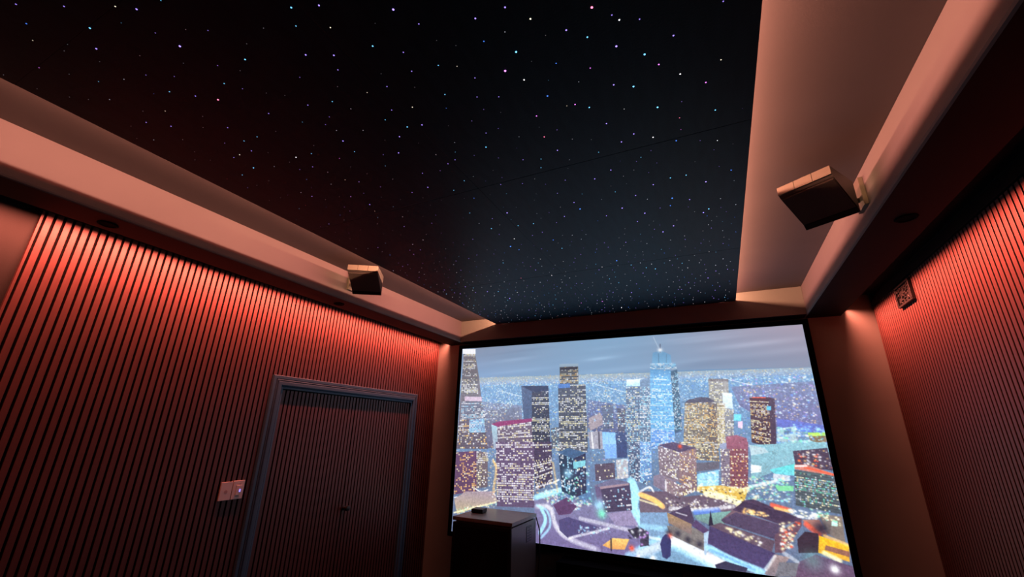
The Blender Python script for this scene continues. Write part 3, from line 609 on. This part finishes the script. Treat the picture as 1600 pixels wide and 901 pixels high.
def paint_city(text):
    R=np.random.default_rng(7)
    img=np.zeros((CH,CW,3))
    yy,xx=np.mgrid[0:CH,0:CW]
    # sky: dusk gradient with flat cloud streaks
    t=np.clip(yy/170,0,1)[...,None]; s=(xx/CW)[...,None]
    top=np.array([112,130,150])*(1-s)+np.array([146,138,152])*s
    mid=np.array([112,155,185]); low=np.array([112,155,196])*(1-s)+np.array([112,130,152])*s
    m=np.exp(-((s-.5)/.28)**2)
    img[:]=top*(1-t)+low*t; img+= (mid-img)*.75*m*(1-t*.6)
    def streak(u,v,w,h,a):
        img[:]+= (a*np.exp(-((xx-u)/w)**2-((yy-v+(xx-u)*.06)/h)**2))[...,None]*np.array([1,.97,.93])
    img[:]*=1.09; img[...,2]*=1.02
    for _ in range(26):
        streak(R.uniform(0,CW),R.uniform(8,110),R.uniform(60,220),R.uniform(4,12),R.uniform(-8,12))
    streak(1060,50,120,8,22); streak(930,28,120,6,14); streak(580,70,60,6,26); streak(250,55,80,7,18)
    COL=dict(W=(250,252,255),Y=(250,240,190),C=(165,225,255),B=(90,140,255),O=(255,200,120),P=(200,150,230),G=(120,230,190),R=(255,90,60),K=(34,34,52))
    def rgb_of(c): return np.array([float(a) for a in c.split(',')])
    def pts(s): a=np.array(list(map(float,s.split(',')))); return a.reshape(-1,2)
    def box(x0,y0,x1,y1):
        return max(0,int(x0)),max(0,int(y0)),min(CW,int(x1)+1),min(CH,int(y1)+1)
    def inside(p,X,Y):
        r=np.zeros(X.shape,bool); n=len(p)
        for i in range(n):
            a=p[i]; b=p[(i+1)%n]
            if a[1]==b[1]: continue
            c=((a[1]>Y)!=(b[1]>Y))&(X<(b[0]-a[0])*(Y-a[1])/(b[1]-a[1])+a[0]); r^=c
        return r
    def fill(p,c0,c1):
        x0,y0,x1,y1=box(p[:,0].min(),p[:,1].min(),p[:,0].max(),p[:,1].max())
        if x1<=x0 or y1<=y0: return
        X=xx[y0:y1,x0:x1]+.5; Y=yy[y0:y1,x0:x1]+.5; k=inside(p,X,Y)
        t=np.clip((Y-p[:,1].min())/max(1,np.ptp(p[:,1])),0,1)[...,None]
        v=c0*(1-t)+c1*t+R.normal(0,5,X.shape)[...,None]
        img[y0:y1,x0:x1][k]=v[k]
    def blob(x,y,r,c,a,flatten=1.):
        x0,y0,x1,y1=box(x-3*r,y-3*r,x+3*r,y+3*r)
        if x1<=x0 or y1<=y0: return
        g=a*np.exp(-((xx[y0:y1,x0:x1]-x)**2+((yy[y0:y1,x0:x1]-y)*flatten)**2)/(r*r)); v=img[y0:y1,x0:x1]; v+= (np.array(c,float)-v)*g[...,None]
    for ln in text.strip().split('\n'):
        f=ln.split(); k=f[0]; p=pts(f[1])
        if k=='P': fill(p,rgb_of(f[2]),rgb_of(f[3]))
        elif k=='B':
            base=rgb_of(f[2]); n,m=int(int(f[3])*1.35+.5),int(int(f[4])*1.25+.5); fr=float(f[5]); ws=f[6]; rc=float(f[7])
            fill(p,base*1.04,base*.94)
            row=np.clip(fr*1.25+rc*R.normal(0,.45,m),.05,.97)
            a,b,c,d=p[:4]
            for j in range(m):
                for i in range(n):
                    lit=R.random()<row[j]
                    s0,s1=(i+.10)/n,(i+.92)/n; t0,t1=(j+.2)/m,(j+.78)/m
                    q=[]
                    for s,t in ((s0,t0),(s1,t0),(s1,t1),(s0,t1)):
                        q.append((a*(1-s)+b*s)*(1-t)+(d*(1-s)+c*s)*t)
                    q=np.array(q)
                    if lit: cc=np.array(COL[ws[R.integers(len(ws))]])*R.uniform(.72,1.0)
                    else: cc=base*R.uniform(.68,.84)
                    x0,y0,x1,y1=q[:,0].min(),q[:,1].min(),q[:,0].max(),q[:,1].max()
                    x0,y0,x1,y1=box(round(x0),round(y0),max(round(x0),round(x1)-1),max(round(y0),round(y1)-1))
                    if x1>x0 and y1>y0: img[y0:y1,x0:x1]+= (cc-img[y0:y1,x0:x1])*(.92 if lit else .6)
        elif k=='D':
            n=int(f[2]); cs=f[3]; s0,s1=float(f[4]),float(f[5]); lo=p.min(0); hi=p.max(0); done=0
            X=R.uniform(lo[0],hi[0],n*4); Y=R.uniform(lo[1],hi[1],n*4); ok=np.where(inside(p,X,Y))[0][:n]
            for i in ok: blob(X[i],Y[i],R.uniform(s0,s1)*1.15,COL[cs[R.integers(len(cs))]],R.uniform(.45,1.),1.35)
        elif k=='L':
            w=float(f[3]); al=float(f[4]); c=np.array(COL[f[2]],float)
            if len(p)>2:
                q=np.vstack([2*p[0]-p[1],p,2*p[-1]-p[-2]]); o=[]
                for i in range(1,len(q)-2):
                    for t in np.arange(0,1,.125): o.append(.5*(2*q[i]+(q[i+1]-q[i-1])*t+(2*q[i-1]-5*q[i]+4*q[i+1]-q[i+2])*t*t+(3*q[i]-q[i-1]-3*q[i+1]+q[i+2])*t**3))
                p=np.array(o+[q[-2]])
            for a,b in zip(p[:-1],p[1:]):
                x0,y0,x1,y1=box(min(a[0],b[0])-2*w,min(a[1],b[1])-2*w,max(a[0],b[0])+2*w,max(a[1],b[1])+2*w)
                if x1<=x0 or y1<=y0: continue
                X=xx[y0:y1,x0:x1]; Y=yy[y0:y1,x0:x1]; d=b-a; L=max(1e-6,d@d); t=np.clip(((X-a[0])*d[0]+(Y-a[1])*d[1])/L,0,1)
                e=np.hypot(X-a[0]-t*d[0],Y-a[1]-t*d[1]); g=al*np.clip(1.1-(e/(w*.55))**2,0,1)*(.8+.2*R.random(X.shape)); v=img[y0:y1,x0:x1]; v+=(c-v)*g[...,None]
        elif k=='G': blob(p[0,0],p[0,1],float(f[2]),COL[f[3]],float(f[4]))
    # soft haze toward the horizon, fine grain of lights everywhere below it, slight softness of projection
    hz=np.clip(1-np.abs(yy-150)/230,0,1)[...,None]*.10; img+= (np.array([190,215,238])-img)*hz
    g=R.normal(0,1,(CH//2+1,CW//2+1)).repeat(2,0).repeat(2,1)[:CH,:CW]
    g2=R.normal(0,1,(CH//5+1,CW//5+1)).repeat(5,0).repeat(5,1)[:CH,:CW]
    below=np.clip((yy-125)/20,0,1)
    img*= (1+below*(.05*g+.04*g2))[...,None]
    fade=np.clip((470-yy)/120,0,1)
    sp=fade*(R.random((CH//2+1,CW//2+1))>.988).astype(float).repeat(2,0).repeat(2,1)[:CH,:CW]*below
    img+= (np.array([235,240,240])-img)*(sp*.5)[...,None]
    for ax in (0,1):
        img=(np.roll(img,1,ax)+2*img+np.roll(img,-1,ax))/4
    img=img*(1.02+.13*below[...,None])+4*below[...,None]
    return np.clip(img/255,0,1)

pic = paint_city(CITY)
SX0, SX1, SZT, SZB, SY = -2.728, .737, .942 + CZ, -1.004 + CZ, 4.28
img = bpy.data.images.new('film_picture', CW, CH)
px = np.ones((CH, CW, 4), np.float32); px[..., :3] = pic[::-1]
img.pixels.foreach_set(px.ravel()); img.update()
mt = bpy.data.materials.new('screen_film'); mt.use_nodes = True; nt = mt.node_tree; bs = nt.nodes['Principled BSDF']
bs.inputs['Base Color'].default_value = (.25, .25, .25, 1); bs.inputs['Roughness'].default_value = .9; bs.inputs['Specular IOR Level'].default_value = .05
tx = nt.nodes.new('ShaderNodeTexImage'); tx.image = img; tx.extension = 'EXTEND'
nt.links.new(tx.outputs['Color'], bs.inputs['Emission Color']); bs.inputs['Emission Strength'].default_value = SCREEN_S
scr = thing('projection_screen', 'wide framed projection screen showing a night city skyline', 'projector screen', ((SX0 + SX1) / 2, SY, SZB))
cx = scr.location.x
me = bpy.data.meshes.new('screen_surface')
me.from_pydata([(SX0 - cx, 0, 0), (SX1 - cx, 0, 0), (SX1 - cx, 0, SZT - SZB), (SX0 - cx, 0, SZT - SZB)], [], [(0, 1, 2, 3)])
uvl = me.uv_layers.new(name='uv')
for i, uv in enumerate(((0, 0), (1, 0), (1, 1), (0, 1))): uvl.data[i].uv = uv
me.materials.append(mt); link('screen_surface', me, scr, (0, 0, 0))
fw = .046
for a in ((SX0 - fw, SX0, SZB - fw, SZT + fw), (SX1, SX1 + fw, SZB - fw, SZT + fw), (SX0, SX1, SZT, SZT + fw), (SX0, SX1, SZB - fw, SZB)):
    box_obj('frame_bar', M['velvet'], scr, a[0] - cx, a[1] - cx, -.006, .028, a[2] - SZB, a[3] - SZB, ch=.003)
box_obj('back_board', M['velvet'], scr, SX0 - fw - cx, SX1 + fw - cx, .0285, .10, -fw, SZT - SZB + fw)

# ---------------------------------------------------------------- tilted wedge speakers on the soffits
def wedge_speaker(label, tl, tr, z, plate_x, plate_side, plate_y):
    wv = Vector((tr[0] - tl[0], tr[1] - tl[1])); W = wv.length; rz = math.atan2(wv.y, wv.x)
    o = thing('wedge_speaker', label, 'speaker', ((tl[0] + tr[0]) / 2, (tl[1] + tr[1]) / 2, z), rz, 'tilted speakers on the soffits')
    hw = W / 2
    b = MB(); b.prism([(.004, -.001), (.004, -.045), (.012, -.054), (.205, -.146), (.222, -.168), (.23, -.168), (.23, -.001)], 'x', -hw + .001, hw - .001)
    b.build('cabinet', M['dark'], o)
    g = hw * 2 / 3
    for k in range(3):                 # three-part front strip, parts a hair apart
        f = box_obj('front_panel', M['cab'], o, -hw + k * g + .0008, -hw + (k + 1) * g - .0008, -.006, .0038, -.044, 0, ch=.0015)
        if k == 1: box_obj('screw_head', M['black'], f, -.006, .006, -.005, .006, -.001, .003)
    # cloth baffle on the slanting underside
    b = MB(); nx = (-.046 * .0, ); d = Vector((.193, -.092)).normalized(); nn = Vector((d.y, -d.x))
    if nn.y > 0: nn = -nn
    P = lambda t, h: (.012 + d.x * t + nn.x * h, -.054 + d.y * t + nn.y * h)
    b.prism([P(.006, 0), P(.210, 0), P(.210, .004), P(.206, .006), P(.010, .006), P(.006, .004)], 'x', -hw + .006, hw - .006)
    b.build('grille', M['grille'], o)
    b = MB(); b.prism([(.2055, -.1472), (.2215, -.168), (.2185, -.1715), (.2025, -.150)], 'x', -hw + .004, hw - .004); b.build('bottom_strip', M['black'], o)
    b = MB(); b.box(-hw * .55, hw * .55, .2305, .236, -.14, -.03); b.build('back_plate', M['black'], o)
    # arm and wall plate, in the room's axes
    inv = o.matrix_basis.inverted() if False else (Matrix.Translation(o.location) @ Matrix.Rotation(rz, 4, 'Z')).inverted()
    pl = box_obj('mount_plate', M['cab'], o, 0, .019, -.055, .055, -.075, .075, ch=.002)
    wx = plate_x - (.0195 if plate_side > 0 else -.0005)
    pl.matrix_local = inv @ Matrix.Translation((wx, plate_y, z - .035))
    end = inv @ Vector((plate_x - .02 * plate_side, plate_y, z - .06)); st = Vector((0, .233, -.08))
    mid = (st + end) / 2 + Vector((0, .012, 0)); path = [st, st.lerp(mid, .5), mid, mid.lerp(end, .5), end]
    b = MB(); b.tube(path, .013, 10); b.lathe([(.001, -.02), (.022, -.02), (.022, .02), (.001, .02)], tuple(mid), 14); b.build('bracket_arm', M['black'], o, smooth=True)
    return o
wedge_speaker('pale tilted wedge speaker on the right soffit beside the star ceiling', (.396, 2.228), (.594, 2.100), 1.193 + CZ, SR, 1, 2.395)
wedge_speaker('pale tilted wedge speaker on the left soffit above the slatted door wall', (-2.500, 2.190), (-2.302, 2.3125), 1.219 + CZ, SL, -1, 2.46)

# ---------------------------------------------------------------- recessed downlights (switched off)
def downlight(x, y, label):
    o = thing('recessed_downlight', label, 'downlight', (x, y, H1), 0, 'recessed downlights')
    b = MB(); b.lathe([(.030, -.0005), (.044, -.0005), (.045, -.0025), (.043, -.005), (.034, -.006), (.031, -.003)], (0, 0, 0), 32); b.build('trim_ring', M['velvet'], o, smooth=True)
    b = MB(); b.lathe([(.0305, -.0004), (.0305, -.0016), (.001, -.0012)], (0, 0, 0), 28); b.build('lens', M['velvet'], o)
downlight(-2.862, .880, 'black unlit downlight in the left soffit at the near end of the slats')
downlight(-2.855, 2.47, 'black unlit downlight in the left soffit below the wedge speaker')
downlight(.922, 2.43, 'black unlit downlight in the right soffit')

# ---------------------------------------------------------------- carved plaque on the right-hand slats
PYC, PZC, PW, PH = 3.69, .978 + CZ, .262, .150
o = thing('carved_plaque', 'small dark carved rectangular plaque high on the right slat wall', 'plaque', (XR - .0005, PYC, PZC))
b = MB(); b.box(-.007, 0, -PW / 2 + .012, PW / 2 - .012, -PH / 2 + .012, PH / 2 - .012); b.build('back_board', M['bronze'], o)
for a in ((-PW / 2, PW / 2, -PH / 2, -PH / 2 + .013), (-PW / 2, PW / 2, PH / 2 - .013, PH / 2), (-PW / 2, -PW / 2 + .013, -PH / 2 + .0131, PH / 2 - .0131), (PW / 2 - .013, PW / 2, -PH / 2 + .0131, PH / 2 - .0131)):
    box_obj('frame_bar', M['bronze'], o, -.020, 0, *a, ch=.002)
b = MB(); R_ = random.Random(3)
for gx in range(5):
    for gz in range(3):
        cy, cz = -PW / 2 + .034 + gx * .0485, -PH / 2 + .034 + gz * .041
        sg = 1 if (gx + gz) % 2 else -1; path = []
        for t in range(13):
            a = sg * t / 12 * 4.6 + (gx * 1.3 + gz); rr = .022 * (1 - t / 17); path.append((-.009 - .003 * math.sin(t / 12 * PI), cy + rr * math.cos(a), cz + rr * math.sin(a) * .85))
        b.tube(path, .0042, 6)
b.build('scroll_relief', M['bronze'], o, smooth=True)

# ---------------------------------------------------------------- two wall switches left of the door
def plate(y0, y1, z0, z1, name, label):
    o = thing(name, label, 'light switch', (XL + .0003, (y0 + y1) / 2, (z0 + z1) / 2 + CZ)); w2, h2 = (y1 - y0) / 2, (z1 - z0) / 2
    box_obj('wall_plate', M['plastic'], o, 0, .009, -w2, w2, -h2, h2, ch=.0025); return o, w2, h2
o, w2, h2 = plate(1.979, 2.058, -.482, -.366, 'touch_switch', 'pale blank touch switch with a faint round mark, farther from the door')
b = MB(); b.lathe([(.008, .0091), (.0115, .0091), (.0115, .0096), (.008, .0096)], (0, 0, -.004), 24, 'x'); b.build('round_mark', M['ring'], o)
o, w2, h2 = plate(2.064, 2.143, -.482, -.363, 'dimmer_switch', 'pale dimmer switch with a blue indicator light, next to the door casing')
p = box_obj('rocker', M['plastic'], o, .0085, .0125, -.017, .017, -.034, .030, ch=.0015)
box_obj('indicator', M['blue'], o, .0126, .0136, .006, .016, -.014, .004, ch=.0004)
box_obj('slide_slot', M['ring'], o, .0091, .0098, -.014, .014, .037, .0405)
box_obj('bottom_slot', M['black'], o, .0091, .0098, -.015, .013, -.0415, -.0385)

# ---------------------------------------------------------------- equipment rack below the screen's left corner
RX0, RX1, RY0, RY1, RZ = -2.283, -1.70, 3.60, 4.13, -.765 + CZ
o = thing('equipment_rack', 'dark equipment rack with glass door in front of the screen corner', 'rack', ((RX0 + RX1) / 2, (RY0 + RY1) / 2, 0))
cx, cy = o.location.x, o.location.y; hx, hy = (RX1 - RX0) / 2, (RY1 - RY0) / 2
for s in (-1, 1):
    sp = box_obj('side_panel', M['rack'], o, *sorted((s * hx, s * (hx - .018))), -hy, hy, .03, RZ, ch=.002)
    if s > 0:
        f = box_obj('vent', M['black'], sp, hx, hx + .002, 3.905 - cy, 4.02 - cy, -.925 + CZ, -.80 + CZ)
for k in range(2):
    for q in range(5):
        b = MB(); z = -.915 + CZ + q * .022; y = 3.915 - cy + k * .052; b.box(hx + .0021, hx + .0036, y, y + .042, z, z + .010); b.build('vent_bar', M['rack'], o)
box_obj('bottom_panel', M['rack'], o, -hx + .0185, hx - .0185, -hy + .01, hy, .03, .06)
box_obj('back_panel', M['black'], o, -hx + .0185, hx - .0185, hy - .012, hy, .061, RZ - .02)
box_obj('top_panel', M['rack'], o, -hx + .0185, hx - .0185, -hy + .01, hy - .0125, RZ - .02, RZ)
box_obj('lid', M['racktop'], o, -hx - .004, hx + .006, -hy - .006, hy + .004, RZ + .012, RZ + .042, ch=.004)
box_obj('lid_spacer', M['black'], o, -hx + .02, hx - .02, -hy + .02, hy - .02, RZ + .0005, RZ + .0118)
dr = box_obj('glass_door', M['glass'], o, -hx + .03, hx - .03, -hy - .004, -hy + .002, .085, RZ - .03)
for a in ((-hx + .003, -hx + .03, .06, RZ - .004), (hx - .03, hx - .003, .06, RZ - .004), (-hx + .0301, hx - .0301, .06, .0849), (-hx + .0301, hx - .0301, RZ - .0299, RZ - .004)):
    box_obj('door_frame', M['black'], dr, a[0], a[1], -hy - .008, -hy + .006, a[2], a[3], ch=.001)
for z in (.13, .36, .60): box_obj('shelf', M['rack'], o, -hx + .0187, hx - .0187, -hy + .03, hy - .02, z, z + .012)
for c in ((-.9, -.9), (.9, -.9), (-.9, .9), (.9, .9)):
    b = MB(); b.lathe([(.02, 0), (.022, .012), (.016, .0295)], (c[0] * (hx - .03), c[1] * (hy - .03), 0), 14); b.build('foot', M['black'], o)
o2 = thing('media_box', 'small flat black box lying on the rack lid', 'media player', (-2.175, 3.875, RZ + .0425), math.radians(6))
box_obj('case', M['black'], o2, -.058, .058, -.055, .055, .003, .036, ch=.005); box_obj('base', M['velvet'], o2, -.052, .052, -.05, .05, 0, .0029)
box_obj('front_window', M['glass'], o2, -.03, .03, -.0558, -.0551, .010, .026)
# black cable hanging behind the rack's right rear corner
b = MB(); zt = RZ + .02; pth = []
for i in range(26):
    t = i / 25; pth.append((RX1 + .018 + .012 * math.sin(t * 7) - .03 * max(0, .12 - t) / .12, RY1 + .022 + .006 * math.sin(t * 11), max(.006, zt - t * (zt - .006))))
tag(b.tube(pth, .006, 8) or b.build('power_cable', M['black'], smooth=True), 'black cable hanging down behind the right rear corner of the rack', 'cable')
# centre speaker under the screen
o = thing('centre_speaker', 'long black centre speaker below the projection screen', 'speaker', (-.97, 4.20, 0))
box_obj('stand', M['black'], o, -.35, .35, -.10, .12, 0, .42, ch=.004)
box_obj('cabinet', M['velvet'], o, -.52, .52, -.11, .13, .421, .655, ch=.006)
box_obj('grille', M['velvet'], o, -.50, .50, -.118, -.1105, .435, .641, ch=.003)
box_obj('badge', M['metal'], o, .395, .445, -.1200, -.1182, .62, .626)
